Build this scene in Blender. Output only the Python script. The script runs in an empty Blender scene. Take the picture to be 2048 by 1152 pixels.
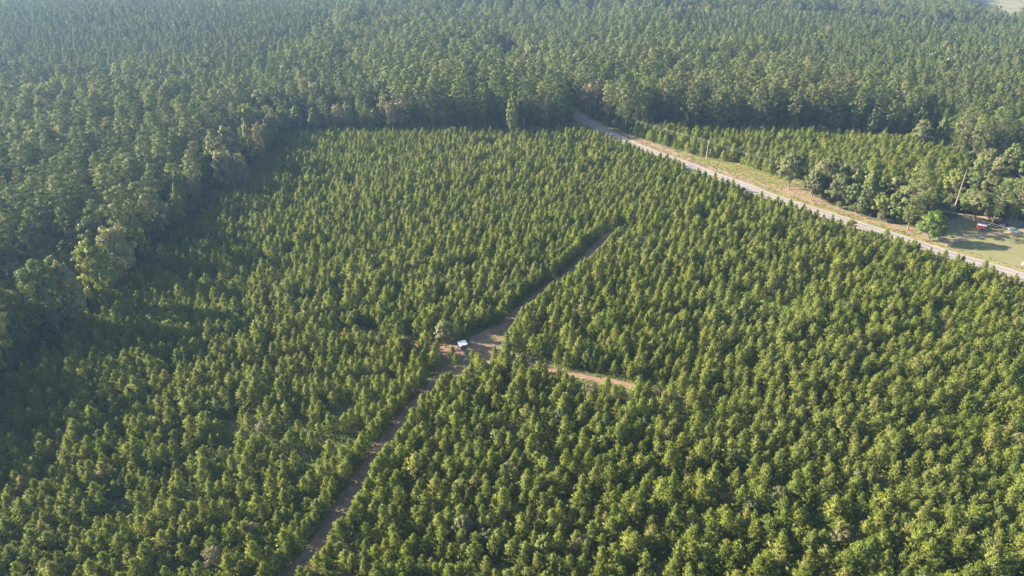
import bpy, bmesh, math
import numpy as np
from mathutils import Vector, Matrix

S = bpy.context.scene
COL = S.collection
R = math.radians

# ------------------------------------------------------------------ camera
H = 112.0                      # drone height above the ground
PITCH = R(28.0)
F = 1366.0                     # focal length in pixels of a 2048 px wide frame
cam = bpy.data.cameras.new('camera'); cam.sensor_width = 36; cam.lens = 36 * F / 2048
cam.clip_start = 1; cam.clip_end = 12000
camo = bpy.data.objects.new('camera', cam); COL.objects.link(camo)
camo.location = (0, 0, H); camo.rotation_euler = (R(90) - PITCH, 0, 0)
S.camera = camo
S.render.resolution_x = 1024; S.render.resolution_y = 576

# ------------------------------------------------------------------ light
EL = R(24.0)
SD = Vector((-0.972, 0.235, 0)).normalized()
SUN = Vector((SD.x * math.cos(EL), SD.y * math.cos(EL), math.sin(EL)))
w = bpy.data.worlds.new('World'); S.world = w; w.use_nodes = True
nt = w.node_tree; nt.nodes.clear()
sky = nt.nodes.new('ShaderNodeTexSky'); sky.sky_type = 'NISHITA'; sky.sun_disc = False
sky.sun_elevation = EL; sky.sun_rotation = math.atan2(SUN.x, SUN.y)
sky.air_density = 1.0; sky.dust_density = 1.5
bg = nt.nodes.new('ShaderNodeBackground'); bg.inputs[1].default_value = 0.068
wo = nt.nodes.new('ShaderNodeOutputWorld')
nt.links.new(sky.outputs[0], bg.inputs[0]); nt.links.new(bg.outputs[0], wo.inputs[0])
sl = bpy.data.lights.new('sun', 'SUN'); sl.energy = 5.0; sl.angle = R(0.5); sl.color = (1.0, 0.86, 0.68)
so = bpy.data.objects.new('sun', sl); COL.objects.link(so)
so.rotation_euler = (-SUN).to_track_quat('-Z', 'Y').to_euler()
so.location = (-200, 0, 300)
S.view_settings.view_transform = 'Standard'; S.view_settings.look = 'None'
S.view_settings.gamma = 1.0; S.view_settings.exposure = 2.5
S.cycles.use_denoising = True; S.cycles.use_adaptive_sampling = False
S.cycles.max_bounces = 7; S.cycles.diffuse_bounces = 3; S.cycles.transmission_bounces = 3
S.cycles.volume_bounces = 1; S.cycles.sample_clamp_indirect = 4
HAZE = 0.000102

# ------------------------------------------------------------------ helpers
sp, cp = math.sin(PITCH), math.cos(PITCH)
def at(px, py, z=0.0):
    """world point at height z that the pixel (2048 x 1152 frame) looks at"""
    u = (px - 1024) / F; v = (576 - py) / F
    k = (H - z) / (sp - v * cp)
    return np.array((u * k, k * (cp + v * sp)))
def poly(pts): return np.array([at(x, y) for x, y in pts])
def project(P, z=0.0):
    X, Y, Z = P[:, 0], P[:, 1], z - H
    d = Y * cp - Z * sp
    d = np.where(d < 1, 1, d)
    u = X / d; v = (Y * sp + Z * cp) / d
    return np.stack((1024 + u * F, 576 - v * F, d), 1)
def inside(P, q):
    x, y = P[:, 0], P[:, 1]; r = np.zeros(len(P), bool)
    for i in range(len(q)):
        x0, y0 = q[i]; x1, y1 = q[i - 1]
        c = (y0 > y) != (y1 > y)
        with np.errstate(divide='ignore', invalid='ignore'):
            xx = (x1 - x0) * (y - y0) / (y1 - y0) + x0
        r ^= c & (x < xx)
    return r
def dist(P, line, closed=False):
    n = len(line); best = np.full(len(P), 1e9)
    for i in range(n if closed else n - 1):
        a = line[i]; b = line[(i + 1) % n]; d = b - a
        t = np.clip(((P - a) @ d) / max(d @ d, 1e-9), 0, 1)
        best = np.minimum(best, np.hypot(*(P - (a + t[:, None] * d)).T))
    return best
def smooth(pts, n=8):
    P = [pts[0]] + list(pts) + [pts[-1]]; out = []
    for i in range(1, len(P) - 2):
        p0, p1, p2, p3 = map(np.array, P[i - 1:i + 3])
        for k in range(n):
            t = k / n
            out.append(.5 * (2 * p1 + (p2 - p0) * t + (2 * p0 - 5 * p1 + 4 * p2 - p3) * t * t + (3 * p1 - p0 - 3 * p2 + p3) * t ** 3))
    out.append(np.array(pts[-1])); return np.array(out)
def vnoise(x, y, s, seed=0):
    x = x / s; y = y / s; xi = np.floor(x); yi = np.floor(y); fx = x - xi; fy = y - yi
    def h(a, b):
        v = np.sin(a * 127.1 + b * 311.7 + seed * 74.7) * 43758.5453
        return v - np.floor(v)
    fx = fx * fx * (3 - 2 * fx); fy = fy * fy * (3 - 2 * fy)
    return (h(xi, yi) * (1 - fx) + h(xi + 1, yi) * fx) * (1 - fy) + (h(xi, yi + 1) * (1 - fx) + h(xi + 1, yi + 1) * fx) * fy
def terr(x, y):
    """ground height: level around the plantation, gently rolling further away"""
    r = np.hypot(x, y - 200)
    a = np.clip((r - 430) / 350, 0, 1); a = a * a * (3 - 2 * a)
    return a * (vnoise(x, y, 260, 3) * 20 + vnoise(x, y, 620, 5) * 26 - 22)

def tag(o, label=None, cat=None, group=None, kind=None):
    for k, v in (('label', label), ('category', cat), ('group', group), ('kind', kind)):
        if v: o[k] = v
    return o
def mesh_np(name, V, tris, mats=(), midx=None):
    me = bpy.data.meshes.new(name)
    V = np.asarray(V, np.float32); T = np.asarray(tris, np.int32); k = T.shape[1]
    me.vertices.add(len(V)); me.vertices.foreach_set('co', V.ravel())
    me.loops.add(T.size); me.loops.foreach_set('vertex_index', T.ravel())
    me.polygons.add(len(T)); me.polygons.foreach_set('loop_start', np.arange(0, T.size, k, dtype=np.int32))
    me.polygons.foreach_set('loop_total', np.full(len(T), k, np.int32))
    for m in mats: me.materials.append(m)
    if midx is not None: me.polygons.foreach_set('material_index', np.asarray(midx, np.int32))
    me.update(calc_edges=True); return me
def crown_mesh(name, V, T, mats, cen, out, mixn=.55):
    """leaf mesh whose shading normals lean outwards from the crown, each face wound to agree"""
    k = T.shape[1]; a, b, c = V[T[:, 0]], V[T[:, 1]], V[T[:, 2]]
    fn = norm(np.cross(b - a, c - a)); fc = V[T].mean(1); o = out(fc)
    flip = (fn * o).sum(1) < 0; T = np.where(flip[:, None], T[:, ::-1], T); fn = np.where(flip[:, None], -fn, fn)
    me = mesh_np(name, V, T, mats)
    nn = norm(o * mixn + fn * (1 - mixn)); vn = np.zeros_like(V); vn[T.ravel()] = np.repeat(nn, k, 0)
    me.polygons.foreach_set('use_smooth', np.ones(len(T), bool))
    me.normals_split_custom_set_from_vertices(vn.tolist())
    return me
def link(name, me, parent=None):
    o = bpy.data.objects.new(name, me); COL.objects.link(o)
    if parent: o.parent = parent
    return o
def empty(name, loc=(0, 0, 0), rz=0):
    o = bpy.data.objects.new(name, None); COL.objects.link(o); o.location = loc; o.rotation_euler = (0, 0, rz)
    o.empty_display_size = .3; return o
def bm_obj(name, bm, mat, parent=None, bev=0, smoothit=False):
    me = bpy.data.meshes.new(name)
    if bev: bmesh.ops.bevel(bm, geom=list(bm.edges), offset=bev, segments=2, affect='EDGES', clamp_overlap=True)
    bmesh.ops.recalc_face_normals(bm, faces=bm.faces)
    bm.to_mesh(me); bm.free()
    for m in (mat if isinstance(mat, (list, tuple)) else [mat]): me.materials.append(m)
    if smoothit:
        for p in me.polygons: p.use_smooth = True
    return link(name, me, parent)
def box(bm, c, s, rot=None):
    m = Matrix.Translation(c) @ (rot or Matrix()) @ Matrix.Diagonal((*s, 1))
    bmesh.ops.create_cube(bm, size=1, matrix=m)
def tube(bm, a, b, r0, r1=None, n=10):
    a = Vector(a); b = Vector(b); d = b - a
    m = Matrix.Translation((a + b) / 2) @ d.to_track_quat('Z', 'Y').to_matrix().to_4x4()
    bmesh.ops.create_cone(bm, cap_ends=True, segments=n, radius1=r0, radius2=r1 if r1 is not None else r0, depth=d.length, matrix=m)
def prism(bm, prof, y0, y1, x0=0):
    """side profile (x, z) extruded in y"""
    a = [bm.verts.new((x, y0, z)) for x, z in prof]; b = [bm.verts.new((x, y1, z)) for x, z in prof]
    bm.faces.new(a); bm.faces.new(b[::-1])
    for i in range(len(prof)):
        j = (i + 1) % len(prof); bm.faces.new((a[i], b[i], b[j], a[j]))

# ------------------------------------------------------------------ materials
def mat(name): 
    m = bpy.data.materials.new(name); m.use_nodes = True; m.node_tree.nodes.clear(); return m
class N:
    def __init__(s, m): s.t = m.node_tree
    def __call__(s, typ, **kw):
        n = s.t.nodes.new(typ)
        for k, v in kw.items():
            if k.startswith('_'): setattr(n, k[1:], v)
            else:
                key = int(k[1:]) if k[0] == 'i' and k[1:].isdigit() else k.replace('_', ' ')
                if hasattr(v, 'links') or isinstance(v, bpy.types.NodeSocket): s.t.links.new(v, n.inputs[key])
                else: n.inputs[key].default_value = v
        return n
    def ramp(s, fac, stops, interp='LINEAR'):
        n = s.t.nodes.new('ShaderNodeValToRGB'); e = n.color_ramp.elements; n.color_ramp.interpolation = interp
        while len(e) < len(stops): e.new(.5)
        for k, (p, c) in enumerate(stops): e[k].position = p; e[k].color = (*c, 1)
        s.t.links.new(fac, n.inputs[0]); return n.outputs[0]
    def mix(s, f, a, b, typ='MIX'):
        n = s.t.nodes.new('ShaderNodeMix'); n.data_type = 'RGBA'; n.blend_type = typ
        for sock, v in ((n.inputs[0], f), (n.inputs[6], a), (n.inputs[7], b)):
            if isinstance(v, bpy.types.NodeSocket): s.t.links.new(v, sock)
            else: sock.default_value = (*v, 1) if isinstance(v, tuple) else v
        return n.outputs[2]
def leaf_mat(name, stops, trans=.35, patch=None, patch_scale=.02):
    """foliage: a tint per tree, a slow drift over the stand, fine leaf-to-leaf variation"""
    m = mat(name); n = N(m)
    oi = n('ShaderNodeObjectInfo')
    c = n.ramp(oi.outputs['Random'], stops)
    geo = n('ShaderNodeNewGeometry')
    if patch:
        no = n('ShaderNodeTexNoise', Vector=oi.outputs['Location'], Scale=patch_scale, Detail=2.0)
        f = n.ramp(no.outputs[0], [(.42, (0, 0, 0)), (.62, (1, 1, 1))])
        c = n.mix(f, c, n.mix(.6, c, patch))
    tc = n('ShaderNodeTexCoord')
    no2 = n('ShaderNodeTexNoise', Vector=tc.outputs['Object'], Scale=.9, Detail=2.0)
    v = n.ramp(no2.outputs[0], [(.3, (.72, .76, .8)), (.7, (1.25, 1.2, 1.12))])
    c = n.mix(1.0, c, v, 'MULTIPLY')
    d = n('ShaderNodeBsdfDiffuse', Color=c)
    tcol = n.mix(1.0, c, (1.3, 1.3, .5), 'MULTIPLY')
    t = n('ShaderNodeBsdfTranslucent', Color=tcol)
    ms = n('ShaderNodeMixShader', i0=trans, i1=d.outputs[0], i2=t.outputs[0])
    g = n('ShaderNodeBsdfGlossy', Color=(.6, .62, .6, 1), Roughness=.5)
    fr = n('ShaderNodeMixShader', i0=.035, i1=ms.outputs[0], i2=g.outputs[0])
    n('ShaderNodeOutputMaterial', Surface=fr.outputs[0]); return m
def plain(name, col, rough=.6, metal=0, noise=None, scale=3.0, coat=0):
    m = mat(name); n = N(m)
    b = n('ShaderNodeBsdfPrincipled', Roughness=rough, Metallic=metal)
    b.inputs['Coat Weight'].default_value = coat
    tc = n('ShaderNodeTexCoord'); no = n('ShaderNodeTexNoise', Vector=tc.outputs['Object'], Scale=scale, Detail=4.0)
    c2 = noise or tuple(x * .75 for x in col)
    c = n.ramp(no.outputs[0], [(.35, col), (.7, c2)])
    n.t.links.new(c, b.inputs['Base Color'])
    n('ShaderNodeOutputMaterial', Surface=b.outputs[0]); return m
def ground_mat(name, layers, rough=.95, bump=.3):
    """layers: (scale, lo, hi, colour) mixed over the first colour, in world metres"""
    m = mat(name); n = N(m)
    tc = n('ShaderNodeTexCoord'); c = None; f0 = None
    for sc, lo, hi, col in layers:
        if c is None: c = n.mix(0.0, col, col); continue
        no = n('ShaderNodeTexNoise', Vector=tc.outputs['Object'], Scale=sc, Detail=5.0, Roughness=.6)
        f = n.ramp(no.outputs[0], [(lo, (0, 0, 0)), (hi, (1, 1, 1))])
        c = n.mix(f, c, col)
    b = n('ShaderNodeBsdfPrincipled', Roughness=rough, Base_Color=c)
    b.inputs['Specular IOR Level'].default_value = .15
    no = n('ShaderNodeTexNoise', Vector=tc.outputs['Object'], Scale=2.5, Detail=5.0)
    bu = n('ShaderNodeBump', Height=no.outputs[0], Strength=bump, Distance=.25)
    n.t.links.new(bu.outputs[0], b.inputs['Normal'])
    n('ShaderNodeOutputMaterial', Surface=b.outputs[0]); return m

M = {}
M['young'] = leaf_mat('young_needles', [(0, (.104, .148, .017)), (.35, (.138, .18, .022)), (.7, (.168, .20, .026)), (.95, (.185, .205, .042)), (1, (.20, .19, .06))], .32, (.17, .20, .05), .018)
M['tall'] = leaf_mat('pine_needles', [(0, (.062, .098, .028)), (.4, (.092, .132, .034)), (.8, (.125, .162, .042)), (1, (.165, .175, .06))], .25, (.11, .125, .045), .01)
M['olive'] = leaf_mat('olive_leaves', [(0, (.082, .10, .033)), (.5, (.102, .117, .038)), (1, (.128, .13, .05))], .25)
M['pale'] = leaf_mat('pale_leaves', [(0, (.145, .155, .06)), (1, (.185, .18, .085))], .25)
M['green'] = leaf_mat('green_leaves', [(0, (.075, .105, .025)), (.5, (.095, .13, .03)), (1, (.125, .15, .038))], .3)
M['bright'] = leaf_mat('bright_leaves', [(0, (.125, .155, .028)), (.5, (.15, .175, .033)), (1, (.175, .18, .045))], .35)
M['maple'] = leaf_mat('maple_leaves', [(0, (.075, .125, .018)), (1, (.095, .14, .024))], .35)
M['dry'] = leaf_mat('dry_leaves', [(0, (.135, .13, .06)), (1, (.16, .14, .075))], .2)
M['bark'] = plain('pine_bark', (.17, .125, .095), .95, noise=(.08, .06, .048), scale=1.5)
M['graybark'] = plain('grey_bark', (.30, .27, .24), .95, noise=(.17, .145, .12), scale=1.5)
M['under'] = leaf_mat('undergrowth_leaves', [(0, (.095, .155, .026)), (1, (.14, .19, .036))], .3)

# ------------------------------------------------------------------ layout on the ground
FOREST = [(-420, 1060), (-60, 870), (25, 790), (85, 705), (150, 650), (230, 590), (320, 505), (405, 430), (478, 368), (545, 310), (585, 276), (700, 271), (900, 269), (1050, 268), (1132, 268)]
ROADSIDE = [(1150, 264), (1215, 288), (1280, 311), (1340, 335), (1420, 366), (1500, 396), (1600, 430), (1700, 463), (1800, 496), (1900, 529), (2000, 562), (2120, 602), (2400, 700), (2900, 900)]
YOUNG = poly(FOREST + [(a, b - 6) for a, b in ROADSIDE] + [(3300, 1500), (-1300, 1500)])
EDGE = poly(FOREST)
YR = poly([(1262, 270), (1290, 280), (1356, 300), (1400, 314), (1488, 330), (1548, 352), (1606, 362), (1650, 385), (1760, 405), (1840, 425), (1885, 410), (1915, 370), (1935, 335), (1900, 312), (1850, 296), (1790, 284), (1700, 277), (1560, 272), (1450, 272), (1380, 271), (1320, 263), (1285, 262)])
RU = poly([(1040, 168), (1085, 188), (1120, 206), (1146, 220), (1180, 240), (1215, 258), (1244, 274), (1305, 300), (1366, 321), (1415, 340), (1500, 370), (1550, 390), (1675, 430), (1743, 452), (1840, 483), (1888, 499), (2048, 547), (2300, 627), (2700, 770)])
RUs = smooth(RU, 6)
def offset(line, d):
    t = np.gradient(line, axis=0); t /= np.hypot(*t.T)[:, None]
    return line + np.stack((t[:, 1], -t[:, 0]), 1) * d      # + = to the right of travel
RC = offset(RUs, 3.35)          # centre line (travelling towards the viewer the plantation is to the right)
OPEN = poly([(1146, 222), (1180, 243), (1215, 262), (1305, 304), (1415, 344), (1500, 374), (1675, 434), (1840, 488), (2048, 552), (2500, 700), (2500, 520), (2250, 470), (2048, 447), (1990, 436), (1940, 428), (1905, 433), (1880, 447), (1866, 460), (1795, 452), (1743, 443), (1684, 421), (1640, 402), (1612, 388), (1600, 356), (1500, 334), (1381, 309), (1330, 290), (1288, 279), (1240, 262), (1190, 240)])
LAWN = poly([(1790, 463), (1840, 479), (1888, 495), (2048, 543), (2400, 652), (2400, 520), (2250, 478), (2048, 449), (1990, 438), (1940, 431), (1905, 438), (1880, 450), (1860, 466), (1820, 468)])
CLEAR = poly([(1905, 8), (1925, 30), (1975, 47), (2150, 57), (2400, 50), (2700, -60), (1960, -60)])
GAP = poly([(990, 128), (1035, 122), (1052, 140), (1030, 152), (995, 150)])
T1 = smooth(poly([(500, 1300), (560, 1190), (628, 1110), (685, 1030), (735, 945), (790, 868), (850, 795), (905, 745), (925, 722), (950, 700), (985, 672), (1030, 636), (1080, 592), (1135, 552), (1180, 512), (1215, 478), (1236, 466)]), 6)
T2 = smooth(poly([(430, 606), (540, 636), (605, 656), (740, 676), (860, 693), (935, 700), (1000, 705), (1105, 742), (1190, 757), (1290, 777), (1340, 790)]), 6)
JUNC = poly([(858, 690), (880, 684), (940, 678), (985, 652), (1010, 660), (1006, 706), (985, 728), (945, 745), (925, 768), (880, 778), (872, 745), (884, 712)])
SPUR = poly([(1060, 728), (1190, 752), (1262, 766), (1275, 795), (1250, 800), (1180, 782), (1055, 757)])
CLUMP = poly([(1548, 352), (1606, 362), (1650, 385), (1760, 405), (1840, 425), (1885, 410), (1915, 370), (1935, 335), (1990, 325), (2100, 330), (2400, 350), (2400, 520), (2048, 449), (1940, 428), (1870, 452), (1795, 452), (1684, 421), (1612, 388)])
NEARSTRIP = poly([(1140, 228), (1215, 262), (1305, 304), (1415, 344), (1550, 394), (1743, 456), (1888, 503), (2048, 551), (2300, 631), (2700, 774), (2900, 960), (2400, 740), (2120, 625), (1900, 545), (1700, 480), (1500, 415), (1340, 350), (1215, 300), (1150, 275)])
NEARBEND = poly([(1134, 208), (1150, 222), (1215, 262), (1290, 310), (1160, 276), (1138, 250)])
VINES = [(at(1540, 612), 15), (at(1468, 596), 9), (at(1610, 655), 10), (at(1500, 1045), 7), (at(1690, 1070), 7), (at(905, 350), 9), (at(1905, 640), 8)]
BELT = [smooth(poly(b), 4) for b in ([(-200, 66), (100, 58), (300, 64), (560, 54), (700, 64), (860, 36)], [(1180, 66), (1400, 62), (1600, 60), (1900, 70)], [(1700, 120), (1850, 118), (2048, 150)])]
LEFTGAP = poly([(-900, 234), (-50, 226), (215, 221), (262, 207), (235, 193), (-50, 194), (-900, 200)])
SLENDER = poly([(-1200, 202), (-50, 196), (250, 195), (420, 200), (560, 188), (650, 115), (700, 60), (500, 47), (-1200, 55)])
FARLEFT = poly([(-1500, 55), (700, 60), (800, 10), (780, -60), (-1500, -60)])
MEDIUM = poly([(1380, 125), (1500, 150), (1620, 196), (1760, 222), (1880, 300), (2700, 460), (2700, 60), (1300, 52)])
LEFTNEAR = poly([(-1500, 900), (-300, 900), (300, 420), (560, 260), (560, 195), (250, 198), (-50, 226), (-1500, 232)])

rng = np.random.default_rng(7)
def grid(x0, x1, y0, y1, sx, sy, ang, jit):
    L = math.hypot(x1 - x0, y1 - y0) / 2 + 5; c = np.array(((x0 + x1) / 2, (y0 + y1) / 2))
    a = np.arange(-L, L, sx); b = np.arange(-L, L, sy); A, B = np.meshgrid(a, b)
    P = np.stack((A.ravel(), B.ravel()), 1); P += rng.uniform(-jit, jit, P.shape)
    ca, sa = math.cos(ang), math.sin(ang)
    P = P @ np.array(((ca, sa), (-sa, ca))) + c
    return P[(P[:, 0] > x0) & (P[:, 0] < x1) & (P[:, 1] > y0) & (P[:, 1] < y1)]
def inview(P, m, near=True):
    """in the wedge the picture looks at, with a margin wide enough for shadows and side steps"""
    lim = np.maximum(P[:, 1], 0) * .80 + m
    return (P[:, 0] < lim) & (P[:, 0] > -lim - 45)

# ------------------------------------------------------------------ foliage meshes
def norm(v): return v / np.maximum(np.linalg.norm(v, axis=1), 1e-9)[:, None]
def blades(C, D, L, W, g):
    n = len(C); s = norm(np.cross(D, g.normal(size=(n, 3)))) * (W / 2)[:, None]
    V = np.stack((C - s, C + s, C + D * L[:, None]), 1).reshape(-1, 3)
    return V, np.arange(n * 3).reshape(-1, 3)
def tufts(C, D, per, L, W, g, spread=.9):
    """tufts of needles: each centre sends out a brush of blades around its direction"""
    c = np.repeat(C, per, 0); d = np.repeat(D, per, 0)
    d = norm(d + g.normal(size=c.shape) * spread)
    l = L * g.uniform(.7, 1.25, len(c)); wd = W * g.uniform(.7, 1.3, len(c))
    return blades(c + g.normal(size=c.shape) * L * .12, d, l, wd, g)
def trunk_mesh(name, pts, rad, m, n=7, limbs=()):
    bm = bmesh.new()
    def chain(pts, rad, n):
        rings = []
        for (p, r) in zip(pts, rad):
            rings.append([bm.verts.new((p[0] + r * math.cos(2 * math.pi * k / n), p[1] + r * math.sin(2 * math.pi * k / n), p[2])) for k in range(n)])
        for a, b in zip(rings, rings[1:]):
            for k in range(n): bm.faces.new((a[k], a[(k + 1) % n], b[(k + 1) % n], b[k]))
        bm.faces.new(rings[0][::-1]); bm.faces.new(rings[-1])
    chain(pts, rad, n)
    for a, b, r in limbs: tube(bm, a, b, r, r * .35, 5)
    me = bpy.data.meshes.new(name); bm.to_mesh(me); bm.free(); me.materials.append(m); return me

def young_pine(seed):
    g = np.random.default_rng(100 + seed)
    h = 5.5; Rm = g.uniform(1.35, 1.75); C = []; D = []
    nw = 11
    for i in range(nw):
        t = .06 + .86 * (i + g.uniform(-.2, .2)) / (nw - 1)
        z = t * h
        rr = Rm * (1 - t) ** .95 * (.70 + .30 * min(1, t / .25)) * 1.3
        nb = int(g.integers(5, 8)); ph = g.uniform(0, 6.28)
        for b in range(nb):
            a = ph + 6.283 * b / nb + g.uniform(-.3, .3); r = rr * g.uniform(.5, 1.25)
            up = .35 + .55 * t
            for s in (.45, .72, 1.0):
                if r * s < .12 and s < 1: continue
                p = np.array((math.cos(a) * r * s, math.sin(a) * r * s, z + r * s * up * s))
                p += g.normal(size=3) * .10
                C.append(p); D.append((math.cos(a) * .55, math.sin(a) * .55, .9))
    for k in range(6): C.append(np.array((g.normal() * .05, g.normal() * .05, h * (.86 + .036 * k)))); D.append((0, 0, 2.2))
    C = np.array(C); D = norm(np.array(D, float))
    V, T = tufts(C, D, 12, .44, .10, g, .55)
    def out(p):
        t = p[:, 2] / h; q = np.stack((p[:, 0], p[:, 1], .35 + .9 * np.clip(t - .4, 0, 1)), 1)
        return norm(q + g.normal(size=p.shape) * .25)
    me = crown_mesh('young_pine_crown', V, T, [M['young']], None, out)
    tr = trunk_mesh('young_pine_trunk', [(0, 0, -.1), (.03, 0, 1.8), (0, .03, 3.6), (0, 0, 5.5)], [.085, .065, .04, .012], M['bark'], 6)
    return me, tr, h

def pad(c, r, n, g, flat=.6):
    p = norm(g.normal(size=(n, 3))) * (g.uniform(.35, 1, n) ** .6)[:, None] * r
    p[:, 2] *= flat; d = norm(p / r + np.array((0, 0, .75)))
    return p + c, d
def tall_pine(seed, slender=False, low=None):
    g = np.random.default_rng(300 + seed)
    h = 27.0; t0 = g.uniform(.42, .58) if not slender else g.uniform(.30, .42)
    if low: t0 = low
    Rm = g.uniform(4.0, 5.3) if not slender else g.uniform(3.2, 3.9)
    lean = g.normal(size=2) * .5; C = []; D = []; limbs = []; PC = []; PR = []
    nb = (34 if not slender else 38) if not low else 56
    for i in range(nb):
        t = t0 + (1 - t0) * ((i + .5) / nb) ** .9 + g.uniform(-.01, .01); u = min(max((t - t0) / (1 - t0), 0), .995)
        prof = (1 - u) ** (.5 if not slender else .62) * (.55 + .45 * min(1, u / .22))
        r = Rm * prof * g.uniform(.5, 1.2) + .3
        a = i * 2.4 + g.uniform(-.5, .5); z = t * h
        ax = np.array((lean[0] * t, lean[1] * t, 0))
        e = ax + np.array((math.cos(a) * r, math.sin(a) * r, z + r * g.uniform(.0, .35)))
        limbs.append((tuple(ax + np.array((0, 0, z - .2))), tuple(e), .055 + .05 * (1 - u)))
        pr = g.uniform(.95, 1.55) * (1 - .3 * u) * (1 if not slender else .85)
        c, d = pad(e, pr, 15, g); C.append(c); D.append(d); PC.append(e - (0, 0, .4)); PR.append(pr)
        if r > 1.8:
            c, d = pad(ax * .45 + e * .55 + np.array((0, 0, z * .0 + .2)), pr * .8, 8, g); C.append(c); D.append(d)
    c, d = pad(np.array((lean[0], lean[1], h - .3)), .8, 12, g, 1.0); C.append(c); D.append(d)
    C = np.concatenate(C); D = np.concatenate(D)
    V, T = tufts(C, D, 7, .62, .20, g, .8)
    zc = h * (t0 + 1) / 2
    pc, pr_ = np.array(PC), np.array(PR)
    def out(p):
        o = []
        for i in range(0, len(p), 4000):
            d = p[i:i + 4000, None, :] - pc[None]; j = (np.square(d).sum(2) / pr_ ** 2).argmin(1)
            o.append(d[np.arange(len(j)), j] / pr_[j][:, None])
        o = np.concatenate(o); q = np.stack((p[:, 0], p[:, 1], (p[:, 2] - zc) * .5), 1) / Rm
        return norm(o + q * .8 + (0, 0, .3))
    me = crown_mesh('tall_pine_crown', V, T, [M['tall']], None, out)
    k = np.linspace(0, .97, 6)
    tr = trunk_mesh('tall_pine_trunk', [(lean[0] * q, lean[1] * q, q * h - (.3 if q == 0 else 0)) for q in k], [.30, .25, .20, .155, .11, .03], M['bark'], 7, limbs)
    return me, tr, h
def leaf_tree(seed, m, h=16.0, R0=5.0, base=.18, n=100, per=120, leaf=.36, bark='bark'):
    g = np.random.default_rng(500 + seed); C = []; D = []; limbs = []; CC = []
    zc = h * (base + 1) / 2; rz = h * (1 - base) / 2
    k = 0
    while k < n:
        p = norm(g.normal(size=(1, 3)))[0]
        if p[2] < -.75: continue
        f = g.uniform(.5, 1.0) ** .7; rr = R0 * g.uniform(.78, 1.12)
        c = np.array((p[0] * rr * f * (1 - .18 * p[2]), p[1] * rr * f * (1 - .18 * p[2]), zc + p[2] * rz * f))
        r = g.uniform(.14, .27) * R0; CC.append(c)
        q = norm(g.normal(size=(per, 3))) * (g.uniform(.3, 1, per) ** .5)[:, None] * r; q[:, 2] *= .75
        C.append(q + c); D.append(norm(q / r + np.array((0, 0, .5)) + g.normal(size=q.shape) * .5))
        if k % 3 == 0: limbs.append(((0, 0, h * base * g.uniform(.8, 1.6)), tuple(c * .9 + np.array((0, 0, zc)) * .1 * np.array((0, 0, 1))), .07 * h / 16 + .03))
        k += 1
    C = np.concatenate(C); D = np.concatenate(D); nn = len(C)
    s = norm(np.cross(D, g.normal(size=(nn, 3)))); t = np.cross(D, s)
    l = leaf * g.uniform(.6, 1.2, nn)[:, None]
    V = np.stack((C - s * l * .5, C + t * l * .6, C + s * l * .5, C - t * l * .6), 1).reshape(-1, 3)
    cc = np.array(CC)
    def out(p):
        o = []
        for i in range(0, len(p), 4000):
            d = p[i:i + 4000, None, :] - cc[None]; j = np.square(d).sum(2).argmin(1); o.append(d[np.arange(len(j)), j])
        o = np.concatenate(o) / (.22 * R0); q = np.stack((p[:, 0] / R0, p[:, 1] / R0, (p[:, 2] - zc) / rz), 1)
        return norm(o * .8 + q * .7 + (0, 0, .2))
    me = crown_mesh('broadleaf_crown', V, np.arange(nn * 4).reshape(-1, 4), [M[m]], None, out)
    r0 = h * .02
    tr = trunk_mesh('broadleaf_trunk', [(0, 0, -.2), (.1, 0, h * base), (0, .15, h * .55), (.1, 0, h * .85)], [r0, r0 * .8, r0 * .5, r0 * .12], M[bark], 7, limbs)
    return me, tr, h

YOUNG_M = [young_pine(i) for i in range(8)]
TALL_M = [tall_pine(i) for i in range(7)]
SLEN_M = [tall_pine(20 + i, True) for i in range(5)]
FULL_M = [tall_pine(41, False, .14), tall_pine(43, False, .2)]
LEAF_M = {
    'olive': [leaf_tree(1, 'olive'), leaf_tree(2, 'olive', R0=5.6, base=.15)],
    'green': [leaf_tree(3, 'green'), leaf_tree(4, 'green', R0=4.2, base=.12, n=84)],
    'bright': [leaf_tree(5, 'bright', R0=5.2, base=.2), leaf_tree(6, 'bright', R0=3.6, base=.15, n=80)],
    'pale': [leaf_tree(11, 'pale'), leaf_tree(12, 'pale', R0=5.6, base=.15)],
    'maple': [leaf_tree(8, 'maple', R0=5.4, base=.12, n=120)],
    'dry': [leaf_tree(7, 'dry', R0=5.4, n=75, per=70)],
}
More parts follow.
